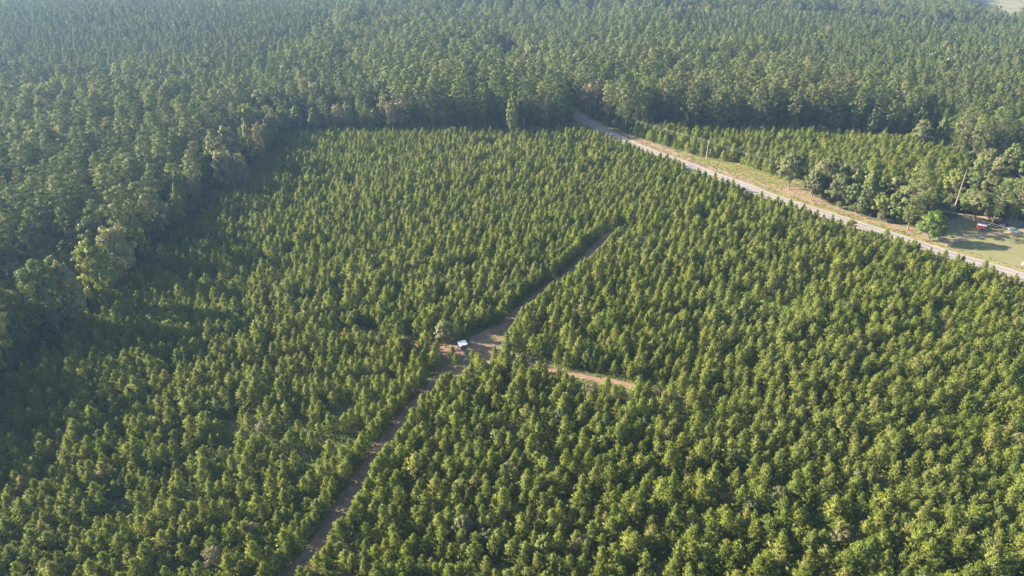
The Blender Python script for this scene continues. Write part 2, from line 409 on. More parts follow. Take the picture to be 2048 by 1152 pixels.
# ------------------------------------------------------------------ trees as objects
def tree(name, src, x, y, z, h, rz, wide=1.0, lean=(0, 0), label=None, cat='tree', group=None, parts=True):
    k = h / src[2]
    root = empty(name, (x, y, z)); root.rotation_euler = (lean[0], lean[1], rz); root.scale = (k * wide, k * wide, k)
    c = link('crown', src[0], root)
    t = link('trunk', src[1], root)
    tag(root, label, cat, group); return root, c, t
def scatter(name, label, cat, P, Z, rz, scl, wide, var, sources):
    """one mass of trees nobody could count"""
    n = len(P)
    me = bpy.data.meshes.new(name); me.vertices.add(n)
    me.vertices.foreach_set('co', np.stack((P[:, 0], P[:, 1], Z), 1).astype(np.float32).ravel())
    for nm, v, ty in (('var', var, 'INT'), ('rz', rz, 'FLOAT'), ('scl', scl, 'FLOAT'), ('wide', wide, 'FLOAT')):
        a = me.attributes.new(nm, ty, 'POINT'); a.data.foreach_set('value', np.asarray(v, np.int32 if ty == 'INT' else np.float32))
    o = link(name, me); tag(o, label, cat, None, 'stuff')
    ng = bpy.data.node_groups.new(name, 'GeometryNodeTree')
    ng.interface.new_socket('Geometry', in_out='INPUT', socket_type='NodeSocketGeometry')
    ng.interface.new_socket('Geometry', in_out='OUTPUT', socket_type='NodeSocketGeometry')
    nd, lk = ng.nodes.new, ng.links.new
    gi = nd('NodeGroupInput'); go = nd('NodeGroupOutput'); ip = nd('GeometryNodeInstanceOnPoints'); ja = nd('GeometryNodeJoinGeometry')
    for tri in sources:
        j = nd('GeometryNodeJoinGeometry')
        for s in tri:
            oi = nd('GeometryNodeObjectInfo'); oi.transform_space = 'ORIGINAL'; oi.inputs['Object'].default_value = s
            lk(oi.outputs['Geometry'], j.inputs[0])
        gt = nd('GeometryNodeGeometryToInstance'); lk(j.outputs[0], gt.inputs[0]); lk(gt.outputs[0], ja.inputs[0])
    def attr(nm, ty):
        a = nd('GeometryNodeInputNamedAttribute'); a.data_type = ty; a.inputs[0].default_value = nm; return a.outputs[0]
    lk(gi.outputs[0], ip.inputs['Points']); lk(ja.outputs[0], ip.inputs['Instance'])
    ip.inputs['Pick Instance'].default_value = True; lk(attr('var', 'INT'), ip.inputs['Instance Index'])
    cx = nd('ShaderNodeCombineXYZ'); lk(attr('rz', 'FLOAT'), cx.inputs[2]); lk(cx.outputs[0], ip.inputs['Rotation'])
    mu = nd('ShaderNodeMath'); mu.operation = 'MULTIPLY'; lk(attr('scl', 'FLOAT'), mu.inputs[0]); lk(attr('wide', 'FLOAT'), mu.inputs[1])
    cs = nd('ShaderNodeCombineXYZ'); lk(mu.outputs[0], cs.inputs[0]); lk(mu.outputs[0], cs.inputs[1]); lk(attr('scl', 'FLOAT'), cs.inputs[2])
    lk(cs.outputs[0], ip.inputs['Scale']); lk(ip.outputs[0], go.inputs[0])
    md = o.modifiers.new('scatter', 'NODES'); md.node_group = ng
    return o
def pick(P, h, n=300):
    """the n trees that show largest in the photograph"""
    q = project(P, 2.0); top = project(P, h * 1.0)
    ok = (q[:, 0] > -10) & (q[:, 0] < 2058) & (top[:, 1] < 1152) & (q[:, 1] > 0)
    s = np.where(ok, h / q[:, 2], 0); i = np.argsort(-s)[:n]
    m = np.zeros(len(P), bool); m[i[s[i] > 0]] = True; return m

# ------------------------------------------------------------------ ground and roads
def sheet(name, me_pts, m, z, sub=0, kind='structure'):
    """flat sheet from a polygon with a softly ragged outline"""
    bm = bmesh.new(); q = np.asarray(me_pts, float); out = []
    for i in range(len(q)):
        a, b = q[i], q[(i + 1) % len(q)]; L = np.hypot(*(b - a)); k = max(1, int(L / 1.2)) if sub else 1
        for j in range(k):
            p = a + (b - a) * j / k
            nrm = np.array((b - a)[::-1]) * (1, -1) / max(L, 1e-6)
            if sub: p = p + nrm * float(vnoise(p[:1], p[1:], 3.0, 4)[0] + .5 * vnoise(p[:1], p[1:], 1.1, 9)[0] - .75) * sub
            out.append(p)
    vs = [bm.verts.new((p[0], p[1], z)) for p in out]; f = bm.faces.new(vs)
    bmesh.ops.triangulate(bm, faces=[f])
    me = bpy.data.meshes.new(name)
    bm.normal_update()
    for f in bm.faces:
        if f.normal.z < 0: f.normal_flip()
    bm.to_mesh(me); bm.free(); me.materials.append(m)
    o = link(name, me)
    if kind: o['kind'] = kind
    return o
def ribbon(name, line, a, b, m, z, rag=0, kind='structure', parent=None, seg=1.2, dash=None, end=None):
    """strip between the offsets a and b of a line"""
    L = []; tot = 0
    for i in range(len(line) - 1):
        p, q = line[i], line[i + 1]; k = max(1, int(np.hypot(*(q - p)) / seg))
        for j in range(k): L.append(p + (q - p) * j / k)
    L.append(line[-1]); L = np.array(L)
    if end: L = L[:end]
    A = offset(L, a); B = offset(L, b)
    if rag:
        n1 = (vnoise(A[:, 0], A[:, 1], 4, 1) + .6 * vnoise(A[:, 0], A[:, 1], 1.3, 2) - .8) * rag
        n2 = (vnoise(B[:, 0], B[:, 1], 4, 6) + .6 * vnoise(B[:, 0], B[:, 1], 1.3, 7) - .8) * rag
        A = offset(L, 0) + (A - L) * (1 + n1 / max(abs(a), .1))[:, None]; B = L + (B - L) * (1 + n2 / max(abs(b), .1))[:, None]
    V = np.concatenate((np.c_[A, np.full(len(A), z)], np.c_[B, np.full(len(B), z)])); n = len(A)
    i = np.arange(n - 1); F4 = np.stack((i, i + n, i + n + 1, i + 1), 1)
    me = mesh_np(name, V, F4, [m])
    o = link(name, me, parent)
    if kind and not parent: o['kind'] = kind
    return o
M['soil'] = ground_mat('forest_floor', [(1, 0, 1, (.075, .085, .035)), (.25, .42, .6, (.10, .085, .05)), (1.2, .45, .65, (.06, .085, .025)), (.03, .5, .7, (.09, .11, .04))])
M['lawn'] = ground_mat('dry_lawn', [(1, 0, 1, (.125, .135, .052)), (.06, .38, .62, (.155, .135, .078)), (.3, .45, .7, (.10, .125, .04)), (3, .4, .75, (.14, .125, .07))], bump=.15)
M['verge'] = ground_mat('verge_soil', [(1, 0, 1, (.20, .135, .10)), (.12, .40, .60, (.13, .125, .055)), (.5, .5, .68, (.25, .17, .125)), (2.5, .45, .75, (.15, .11, .08))])
M['weeds'] = ground_mat('yellow_weeds', [(1, 0, 1, (.15, .15, .05)), (.3, .42, .62, (.115, .13, .035)), (1.5, .45, .7, (.19, .15, .085))])
M['dirt'] = ground_mat('track_dirt', [(1, 0, 1, (.16, .112, .085)), (.35, .40, .62, (.20, .14, .10)), (1.3, .5, .72, (.095, .072, .052)), (.12, .50, .66, (.085, .092, .04))])
M['red_dirt'] = ground_mat('red_dirt', [(1, 0, 1, (.17, .105, .078)), (.35, .40, .62, (.205, .13, .095)), (1.3, .5, .72, (.17, .115, .08)), (.12, .55, .7, (.10, .105, .045))])
M['sand'] = ground_mat('pale_sand', [(1, 0, 1, (.27, .20, .145)), (.5, .4, .65, (.20, .16, .10)), (3, .5, .7, (.17, .13, .085))])
M['asphalt'] = ground_mat('asphalt', [(1, 0, 1, (.155, .15, .152)), (.1, .4, .65, (.19, .183, .182)), (1.2, .5, .7, (.13, .126, .127))], rough=.9, bump=.05)
M['white_paint'] = ground_mat('white_paint', [(1, 0, 1, (.50, .49, .47)), (2, .5, .7, (.32, .31, .29))], rough=.7, bump=.02)
M['yellow_paint'] = ground_mat('yellow_paint', [(1, 0, 1, (.60, .33, .07)), (2, .5, .7, (.42, .26, .09))], rough=.7, bump=.02)
M['clearing'] = ground_mat('clearing_grass', [(1, 0, 1, (.11, .125, .05)), (.03, .42, .58, (.17, .145, .10)), (.1, .48, .62, (.075, .095, .03)), (.4, .5, .7, (.20, .17, .12))])

gx = np.concatenate((np.arange(-7000, -1900, 300), np.arange(-1900, 1900, 24), np.arange(1900, 7001, 300)))
gy = np.concatenate((np.arange(-5000, -200, 300), np.arange(-200, 2400, 24), np.arange(2400, 9001, 300)))
X, Y = np.meshgrid(gx, gy); V = np.stack((X.ravel(), Y.ravel(), terr(X.ravel(), Y.ravel())), 1)
ii, jj = np.meshgrid(np.arange(len(gy) - 1), np.arange(len(gx) - 1), indexing='ij'); b0 = (ii * len(gx) + jj).ravel()
gme = mesh_np('ground', V, np.stack((b0, b0 + 1, b0 + 1 + len(gx), b0 + len(gx)), 1), [M['soil']])
for p in gme.polygons: p.use_smooth = True
ground = link('ground', gme); ground['kind'] = 'structure'

road = ribbon('road', RC, -3.75, 3.75, M['asphalt'], .024)
ribbon('edge_line', RC, -3.40, -3.22, M['white_paint'], .030, parent=road)
ribbon('edge_line', RC, 3.22, 3.40, M['white_paint'], .030, parent=road)
ribbon('centre_line', RC, -.20, -.07, M['yellow_paint'], .030, parent=road)
ribbon('centre_line', RC, .07, .20, M['yellow_paint'], .030, parent=road)
ribbon('road_shoulder', RC, -6.5, 6.8, M['verge'], .012, rag=1.2)
verge = sheet('roadside_verge', poly([(1190, 243), (1244, 273), (1305, 299), (1415, 339), (1550, 389), (1743, 451), (1850, 486), (1866, 462), (1795, 449), (1743, 439), (1684, 417), (1640, 398), (1612, 380), (1540, 358), (1450, 330), (1381, 312), (1330, 293), (1288, 280), (1240, 262)]), M['verge'], .008, sub=2.0)
weeds = sheet('weedy_bank', poly([(1340, 301), (1400, 326), (1480, 352), (1560, 378), (1608, 366), (1604, 350), (1500, 328), (1400, 306)]), M['weeds'], .016, sub=2.5)
sheet('lawn', LAWN, M['lawn'], .005, sub=1.5)
ribbon('grass_strip', offset(RC, -6.1)[60:], -1.6, 1.6, M['weeds'], .020, rag=1.2)
DRV = smooth(poly([(1872, 497), (1886, 488), (1915, 479), (1960, 472), (2010, 466), (2060, 461), (2150, 458)]), 6)
ribbon('driveway', DRV, -1.5, 1.5, M['sand'], .017, rag=1.0)
YARD = smooth(poly([(1925, 433), (1960, 433), (2000, 439), (2040, 446), (2110, 450)]), 6)
ribbon('sandy_yard', YARD, -3.2, 3.6, M['sand'], .011, rag=1.5)
ribbon('dirt_track', T1, -2.9, 2.9, M['dirt'], .012, rag=1.2)
ribbon('side_track', T2, -1.25, 1.25, M['red_dirt'], .020, rag=1.6)
sheet('junction_clearing', JUNC, M['dirt'], .016, sub=1.2)
sheet('roadside_grass', poly([(1140, 247), (1150, 244), (1165, 250), (1184, 262), (1205, 275), (1190, 279), (1150, 266)]), M['weeds'], .018, sub=1.0)
cl = CLEAR
bm = bmesh.new(); g0 = poly([(1880, 80)])[0]
cx0, cx1, cy0, cy1 = cl[:, 0].min(), cl[:, 0].max(), cl[:, 1].min(), cl[:, 1].max()
xs = np.arange(cx0, cx1, 12); ys = np.arange(cy0, cy1, 12); vmap = {}
CX, CY = np.meshgrid(xs, ys, indexing='ij'); ok = inside(np.stack((CX.ravel(), CY.ravel()), 1), cl).reshape(CX.shape); CZ = terr(CX, CY) + .35
for i in range(len(xs) - 1):
    for j in range(len(ys) - 1):
        if ok[i, j]:
            f = []
            for a, b in ((i, j), (i + 1, j), (i + 1, j + 1), (i, j + 1)):
                if (a, b) not in vmap: vmap[a, b] = bm.verts.new((xs[a], ys[b], CZ[a, b]))
                f.append(vmap[a, b])
            bm.faces.new(f)
o = bm_obj('grassy_clearing', bm, M['clearing']); o['kind'] = 'structure'

# ------------------------------------------------------------------ young plantation
ANG = math.atan2(25, 71)
P = grid(-330, 620, 40, 520, 2.75, 2.95, -ANG, .85)
P = P[inview(P, 40)]
main = inside(P, YOUNG); right = inside(P, YR)
P = P[main | right]
d1 = dist(P, T1); d2 = dist(P, T2); dr = dist(P, RC)
px_ = project(P)[:, 0]
m2 = np.where((px_ > 860) & (px_ < 1290), 2.5, 1.5)
keep = (d1 > np.where(P[:, 1] > 190, 5.9, 4.9) + rng.uniform(-.3, .5, len(P))) & (d2 > m2) & ~inside(P, JUNC) & ~inside(P, SPUR) & (dr > 8.8 + 3.5 * vnoise(P[:, 0], P[:, 1], 12, 21))
thin = vnoise(P[:, 0], P[:, 1], 22, 8) * .6 + vnoise(P[:, 0], P[:, 1], 9, 9) * .4
keep &= rng.random(len(P)) > np.where(thin > .72, .55, .05)
vine = np.max([np.clip(1.3 - np.hypot(*(P - c_).T) / r_, 0, 1) * (vnoise(P[:, 0], P[:, 1], 5, 17) > .35) for c_, r_ in VINES], 0)
keep &= rng.random(len(P)) > vine * .8
SHELTER = at(926, 708)
keep &= np.hypot(*(P - SHELTER).T) > 3.0
P = P[keep]; thin = thin[keep]; dr = dr[keep]
LL = np.concatenate([T1[i] + (T1[i + 1] - T1[i]) * np.linspace(0, 1, 9)[:8, None] for i in range(len(T1) - 1)])
st = np.r_[0, np.cumsum(np.hypot(*np.diff(LL, axis=0).T))]; tk = np.arange(3, st[-1] - 3, 1.9)
LN = np.stack((np.interp(tk, st, LL[:, 0]), np.interp(tk, st, LL[:, 1])), 1); half = np.where(LN[:, 1] > 190, 4.6, 3.7)
HR = np.concatenate((offset(LN, half[:, None]), offset(LN, -half[:, None]))) + rng.normal(0, .3, (2 * len(LN), 2))
hp = project(HR); HR = HR[~inside(HR, JUNC) & (dist(HR, T2) > 2.4) & inside(HR, YOUNG) & ((hp[:, 1] < 650) | (hp[:, 1] > 770))]
P = np.concatenate((P, HR)); thin = np.r_[thin, np.zeros(len(HR))]; dr = np.r_[dr, dist(HR, RC)]
n = len(P)
hh = rng.normal(5.5, 1.0, n) * (.9 + .25 * vnoise(P[:, 0], P[:, 1], 40, 2)); hh = np.clip(hh, 2.6, 8.0)
hh = np.where(inside(P, YR), hh * 1.12, hh)
hh *= np.clip(.78 + dist(P, EDGE) / 60, .78, 1)
hh *= np.clip(.62 + dr / 50, .80, 1) * np.where(dr < 16, rng.uniform(.85, 1.15, n), 1)
hh = np.where(dist(P, T1) < 6.5, np.clip(hh, 4.8, 6) , hh)
scl = hh / 5.5; wide = rng.uniform(.85, 1.25, n); rz = rng.uniform(0, 6.28, n); var = rng.integers(0, len(YOUNG_M), n)
sel = pick(P, hh); idx = np.where(sel)[0]
srcs = {}
side = lambda p: 'left' if p[0] < np.interp(p[1], T1[:, 1], T1[:, 0]) else 'right'
for i in idx:
    p = P[i]; dd = dist(P[i:i + 1], T1)[0]; s = side(p)
    tallness = 'tall' if hh[i] > 6.4 else ('low' if hh[i] < 5.0 else 'young')
    if dd < 8.5: lab = f'{tallness} bushy pine lining the {s} edge of the shaded dirt track'
    elif p[0] > 45: lab = f'{tallness} bushy pine in the near rows towards the lower right corner'
    elif p[0] < -75: lab = f'{tallness} bushy pine in the near rows towards the lower left corner'
    else: lab = f'{tallness} bushy pine in the near plantation rows {s} of the dirt track'
    grp = lab.replace('pine', 'pines', 1)
    r_, c_, t_ = tree('young_pine', YOUNG_M[var[i]], p[0], p[1], 0, hh[i], rz[i], wide[i], rng.normal(0, .04, 2), lab, 'pine tree', grp)
    srcs.setdefault(int(var[i]), (c_, t_))
assert len(srcs) == len(YOUNG_M)
YSRC = [srcs[k] for k in sorted(srcs)]
q = ~sel
scatter('young_pine_plantation', 'dense mass of small bright green pines filling the plantation', 'plantation', P[q], np.zeros(q.sum()), rz[q], scl[q], wide[q], var[q], YSRC)
YP = P

# low growth between the rows: one sheet of leafy clumps
Q = grid(-330, 620, 45, 500, 1.9, 1.9, .3, .9); Q = Q[inview(Q, 25)]
Q = Q[inside(Q, YOUNG) | inside(Q, YR)]
Q = Q[(dist(Q, T1) > 2.7) & (dist(Q, T2) > 1.2) & ~inside(Q, JUNC) & (dist(Q, RC) > 5.2)]
Q = Q[rng.random(len(Q)) < .85]
k = len(Q); th = vnoise(Q[:, 0], Q[:, 1], 22, 8) * .6 + vnoise(Q[:, 0], Q[:, 1], 9, 9) * .4
per = 26; hq = rng.uniform(.6, 1.6, k) * np.where(th > .7, 1.3, 1)
c = np.repeat(np.c_[Q, np.zeros(k)], per, 0); hr = np.repeat(hq, per)
off = norm(rng.normal(size=c.shape)) * rng.uniform(.3, 1, len(c))[:, None]; off[:, 2] = np.abs(off[:, 2])
c = c + off * np.stack((hr * 1.1, hr * 1.1, hr), 1)
V, T = blades(c, norm(off + rng.normal(size=c.shape) * .5), rng.uniform(.35, .6, len(c)), rng.uniform(.25, .4, len(c)), rng)
o = link('undergrowth', mesh_np('undergrowth', V, T, [M['under']]))
tag(o, 'low dark green weeds and vines between the young pines', 'undergrowth', None, 'stuff')

G_ = []
for c_, r_ in VINES:
    a_ = rng.uniform(0, 6.28, int(r_ * r_ * 1.2)); q_ = r_ * 1.15 * np.sqrt(rng.random(len(a_))); G_.append(c_ + np.stack((np.cos(a_) * q_, np.sin(a_) * q_), 1))
G_ = np.concatenate(G_); G_ = G_[(vnoise(G_[:, 0], G_[:, 1], 5, 17) > .3) & inside(G_, YOUNG) & (dist(G_, T1) > 3)]
k = len(G_); per = 70; hg = rng.uniform(.5, 1.9, k) * (.6 + .8 * vnoise(G_[:, 0], G_[:, 1], 3, 4)); c = np.repeat(np.c_[G_, np.zeros(k)], per, 0); hr = np.repeat(hg, per)
off = norm(rng.normal(size=c.shape)); off[:, 2] = np.abs(off[:, 2]); off *= rng.uniform(.75, 1, len(c))[:, None]
c = c + off * np.stack((1.1 + 0 * hr, 1.1 + 0 * hr, hr), 1)
V, T = blades(c, norm(off * .6 + rng.normal(size=c.shape) * .5), rng.uniform(.25, .42, len(c)), rng.uniform(.25, .4, len(c)), rng)
M['vine'] = leaf_mat('vine_leaves', [(0, (.125, .20, .03)), (1, (.14, .21, .035))], .35, (.17, .20, .05), .2)
o = link('vine_thicket', mesh_np('vine_thicket', V, T, [M['vine']])); tag(o, 'light green vines smothering small gaps among the young pines', 'vines', None, 'stuff')
W = grid(0, 330, 150, 470, 1.1, 1.1, .5, .5)
VRG = poly([(1190, 243), (1305, 300), (1415, 340), (1550, 390), (1743, 452), (1870, 493), (1872, 462), (1795, 449), (1684, 417), (1612, 384), (1604, 350), (1500, 328), (1381, 308), (1288, 279), (1240, 262)])
BANK = poly([(1340, 301), (1400, 326), (1480, 352), (1560, 378), (1608, 366), (1604, 350), (1500, 328), (1400, 306)])
dw = dist(W, RC); bk = inside(W, BANK); vg = inside(W, VRG)
far_edge = dist(W, offset(RC, -14))
pr = np.where(bk, .75, np.where(vg, .10 + .45 * (vnoise(W[:, 0], W[:, 1], 5, 31) > .6), 0)) + .35 * ((dw > 5.0) & (dw < 8.5))
pr = np.where(inside(W, LAWN) & (dw > 8.5), 0, pr)
W = W[(rng.random(len(W)) < pr) & (dw > 4.9) & ~inside(W, YOUNG)]
k = len(W); per = 22; c = np.repeat(np.c_[W, np.zeros(k)], per, 0); hr = np.repeat(rng.uniform(.2, .75, k), per)
off = norm(rng.normal(size=c.shape)) * rng.uniform(.2, 1, len(c))[:, None]; off[:, 2] = np.abs(off[:, 2]) * .6
c = c + off * np.stack((hr, hr, hr), 1)
V, T = blades(c, norm(off + (0, 0, .6)), hr * rng.uniform(.4, .8, len(c)), rng.uniform(.10, .2, len(c)), rng)
M['weedleaf'] = leaf_mat('weed_leaves', [(0, (.15, .16, .045)), (1, (.17, .17, .05))], .3, (.20, .15, .07), .15)
o = link('roadside_weeds', mesh_np('roadside_weeds', V, T, [M['weedleaf']])); tag(o, 'yellow green weeds growing on the dirt verge along the road', 'weeds', None, 'stuff')

# ------------------------------------------------------------------ notable broadleaf and edge trees
used = []
nb = 0
KIND = {'pale': ('pale', 'pale'), 'maple': ('fresh green', 'maple'), 'olive': ('pale olive', 'olive'), 'green': ('dark green', 'green'), 'bright': ('bright yellow green', 'bright'), 'dry': ('brownish half bare', 'dry')}
LSRC = {}
def leafy(px, py, h, kind, wide, label, v=None, group=None):
    """a broadleaf tree whose top shows at (px, py)"""
    global nb
    if px < 1250 and kind == 'olive' and h > 15: kind = 'pale'
    if px < 1130 and h >= 15: wide *= h / (h + 6); h += 6
    x, y = at(px, py, h); z = float(terr(np.array([x]), np.array([y]))[0])
    if z: x, y = at(px, py, h + z)
    s = LEAF_M[kind][(nb if v is None else v) % len(LEAF_M[kind])]
    r, c, t = tree('broadleaf_tree', s, x, y, z, h, (nb * 1.7) % 6.28, wide * 16 / h if False else wide, (0, 0), label, 'tree', group)
    LSRC.setdefault(kind, []).append((c, t)); used.append((x, y, wide * h / 16 * 4.6)); nb += 1
    return r
def leafy_at(px, py, h, kind, wide, label, v=None, group=None):
    global nb
    x, y = at(px, py)
    s = LEAF_M[kind][(nb if v is None else v) % len(LEAF_M[kind])]
    r, c, t = tree('broadleaf_tree', s, x, y, 0, h, (nb * 1.7) % 6.28, wide, (0, 0), label, 'tree', group)
    LSRC.setdefault(kind, []).append((c, t)); used.append((x, y, wide * h / 16 * 4.6)); nb += 1
    return r
leafy_at(1858, 482, 12.5, 'maple', 1.25, 'round bright green maple by the road beside the lawn', 0)
leafy_at(1577, 378, 19, 'olive', 1.15, 'large lone grey green oak standing on the roadside verge', 0)
leafy(1660, 316, 19, 'olive', 1.0, 'olive oak at the left end of the roadside clump', 1)
leafy(1698, 318, 17, 'green', .95, 'dark green broadleaf tree in the middle of the roadside clump', 0)
leafy(1636, 338, 15, 'olive', .85, 'shorter olive tree at the foot of the roadside clump', 0)
leafy(1718, 336, 17, 'bright', .62, 'narrow bright green tree in the roadside clump', 1)
leafy(1750, 340, 18, 'green', .85, 'dark green tree at the right end of the roadside clump', 1)
leafy(1772, 352, 16, 'green', .9, 'broad dark tree between the roadside clump and the tall pine', 0)
leafy(1800, 350, 17, 'olive', .75, 'olive tree leaning against the tall roadside pine', 1)
leafy(1876, 368, 15, 'green', .9, 'green tree behind the bright maple', 1)
leafy(1950, 374, 12, 'green', 1.0, 'shady green tree just right of the bare trunk', 0)
leafy(1968, 380, 14, 'olive', 1.15, 'wide olive tree overhanging the back of the lawn', 1)
leafy(1996, 388, 12, 'green', 1.2, 'dark spreading tree above the parked cars', 0)
leafy(2030, 395, 11, 'green', 1.1, 'dark spreading tree right of the parked cars', 1)
leafy(1855, 237, 17, 'olive', .95, 'rounded olive oak at the corner of the far young pines', 0)
leafy(1940, 345, 13, 'green', 1.0, 'green tree bordering the back of the yard', 1)
leafy(1025, 183, 24, 'bright', .62, 'pale yellow green tree in the wall of pines left of the road', 1)
leafy(1182, 163, 23, 'dry', .95, 'wide brownish oak at the bend of the road', 0)
leafy(1216, 172, 20, 'olive', .8, 'olive tree just right of the brownish oak', 0)
leafy(1061, 87, 22, 'olive', .8, 'pale olive crown above the small clearing with the roof', 1)
leafy(769, 110, 22, 'bright', .45, 'small yellow green crown among the dark central pines', 1)
leafy(957, 140, 20, 'dry', .6, 'greyish dry crown left of the small forest clearing', 0)
leafy(449, 250, 20, 'olive', .95, 'largest pale crown at the left edge of the plantation', 0)
leafy(488, 233, 23, 'bright', .6, 'yellow green crown behind the pale edge tree', 1)
leafy(438, 296, 17, 'olive', .85, 'pale crown in front of the yellow green edge trees', 1)
leafy(474, 300, 16, 'dry', .6, 'brownish crown at the left plantation edge', 0)
leafy(510, 240, 20, 'dry', .45, 'thin brownish crown left of the north pine wall', 0)
leafy(292, 372, 18, 'olive', .9, 'pale round crown in the left forest above the shade', 0)
leafy(345, 365, 16, 'bright', .5, 'small yellow crown on the left forest edge', 1)
leafy(215, 446, 19, 'olive', .85, 'pale grey crown rising over the dark left edge', 1)
leafy(265, 420, 17, 'bright', .55, 'yellowish crown beside the pale grey crown', 1)
leafy(172, 478, 22, 'bright', .7, 'leafy yellow green tree on the left forest edge', 0)
leafy(62, 505, 24, 'green', .85, 'big dark broadleaf tree at the left border', 0)
leafy(115, 520, 20, 'olive', .6, 'olive tree between the big pines at the left border', 0)
leafy(15, 168, 19, 'olive', 1.15, 'first pale crown of the tree line across the upper left', 0)
leafy(60, 163, 19, 'olive', 1.25, 'pale wide crown in the tree line across the upper left', 1)
leafy(106, 154, 20, 'bright', 1.15, 'yellow wide crown in the upper left tree line', 0)
leafy(150, 154, 20, 'bright', 1.05, 'second yellow crown at the right of the upper left tree line', 1)
leafy(188, 163, 18, 'olive', 1.0, 'low pale crown ending the upper left tree line', 0)
leafy(290, 152, 20, 'bright', .6, 'yellowish crown standing alone right of the upper left tree line', 1)
leafy(605, 150, 22, 'dry', .7, 'reddish grey crown above the north west corner', 0)
leafy(625, 160, 21, 'olive', .6, 'pale crown beside the reddish grey crown', 1)
leafy(888, 640, 9.5, 'olive', 1.05, 'low round oak just left of the white blind', 0)
leafy(1545, 632, 4.5, 'bright', 1.2, 'light green low thicket tree among the right hand pines', 0)
leafy(1050, 385, 6, 'dry', .8, 'brownish small tree among the central young pines', 0)
leafy(1015, 362, 6, 'dry', .7, 'dry small tree behind the other brownish one', 0)
leafy(1510, 1040, 4.5, 'green', 1.3, 'rounded dark green bush in the lower right rows', 0)
for k, (bx, by, hgt, kd, wd, lab) in enumerate([
    (1640, 398, 12, 'green', 1.0, 'leafy green tree at the left foot of the roadside clump'),
    (1672, 410, 15, 'olive', 1.05, 'broad olive tree at the verge in the roadside clump'),
    (1700, 418, 13, 'green', 1.1, 'dense green tree on the verge in the middle of the clump'),
    (1728, 428, 16, 'green', 1.0, 'dark tree on the verge towards the right of the clump'),
    (1755, 438, 12, 'bright', .9, 'light green leafy tree at the verge near the tall pine'),
    (1782, 444, 14, 'green', 1.0, 'dark green tree hugging the tall roadside pine'),
    (1800, 440, 16, 'olive', .9, 'olive tree behind the foot of the tall roadside pine'),
    (1690, 396, 17, 'olive', 1.1, 'high olive crown at the back of the roadside clump'),
    (1725, 405, 16, 'green', 1.0, 'high dark crown at the back of the roadside clump'),
    (1850, 440, 15, 'green', 1.1, 'dark tree behind the left side of the bright maple'),
    (1936, 406, 15, 'green', 1.2, 'shady broad tree behind the bare trunk'),
    (1965, 412, 15, 'olive', 1.2, 'olive broad tree at the back of the yard'),
    (2005, 420, 16, 'green', 1.25, 'dark broad tree behind the parked cars'),
    (2046, 425, 15, 'green', 1.2, 'dark broad tree at the right border behind the yard'),
    (1900, 400, 15, 'bright', .9, 'light green tree deep behind the bare trunk'),
    (1945, 388, 17, 'green', 1.0, 'tall green tree in the second row behind the yard'),
    (1990, 385, 18, 'olive', 1.0, 'tall olive tree in the second row behind the yard'),
    (2035, 392, 18, 'green', 1.1, 'tall dark tree in the second row at the right border'),
    (1962, 360, 17, 'olive', 1.0, 'olive tree in the third row behind the yard'),
    (2010, 360, 19, 'green', 1.0, 'green tree in the third row behind the yard'),
    (2052, 362, 19, 'olive', 1.1, 'olive tree in the third row at the right border')]):
    x, y = at(bx, by); s = LEAF_M[kd][k % len(LEAF_M[kd])]
    tree('broadleaf_tree', s, x, y, 0, hgt, k * 1.9, wd, (0, 0), lab, 'tree'); used.append((x, y, 4))
# scattered pale hardwoods inside the plantations
g2 = np.random.default_rng(5); spots = []
for k in range(60):
    px, py = g2.uniform(350, 2040), g2.uniform(300, 1140)
    x, y = at(px, py); q2 = np.array([[x, y]])
    if not inside(q2, YOUNG)[0] or dist(q2, T1)[0] < 6 or dist(q2, RC)[0] < 9: continue
    kd = ['olive', 'olive', 'dry', 'bright', 'green'][k % 5]; hgt = g2.uniform(4.5, 7)
    s = LEAF_M[kd][k % len(LEAF_M[kd])]
    side_ = 'left of the dirt track' if side((x, y)) == 'left' else 'right of the dirt track'
    depth = 'near' if py > 850 else ('middle' if py > 520 else 'far')
    lab = f'small {KIND[kd][0]} hardwood among the {depth} young pines {side_}'
    tree('broadleaf_sapling', s, x, y, 0, hgt, k * 1.3, g2.uniform(.85, 1.2), (0, 0), lab, 'sapling', lab.replace('hardwood', 'hardwoods', 1))

# ------------------------------------------------------------------ mature forest
TP = []   # (x, y, h, wide, slender)
def notable_pine(bx, by, h, wide, label, v=0):
    x, y = at(bx, by); r, c, t = tree('tall_pine', (FULL_M[v - 10] if v >= 10 else TALL_M[v]), x, y, 0, h, v * 1.1, wide, (0, 0), label, 'pine tree')
    used.append((x, y, 3.5)); return r
notable_pine(1815, 460, 29, 1.1, 'tallest roadside pine with foliage down to the ground left of the maple', 10)
notable_pine(1834, 452, 23, 1.0, 'pine just behind the tallest roadside pine', 11)
notable_pine(1980, 455, 20, 1.1, 'pine with leaning bare trunk beside the red trailer', 2)
notable_pine(2018, 451, 21, 1.0, 'pine trunk between the dark car and the blue car', 4)
notable_pine(2029, 446, 22, 1.1, 'pale trunked pine behind the blue car', 5)
notable_pine(1986, 450, 14, .7, 'thin short pine behind the leaning one', 6)
notable_pine(1270, 308, 5, 1, 'small pine by the road bend', 0)
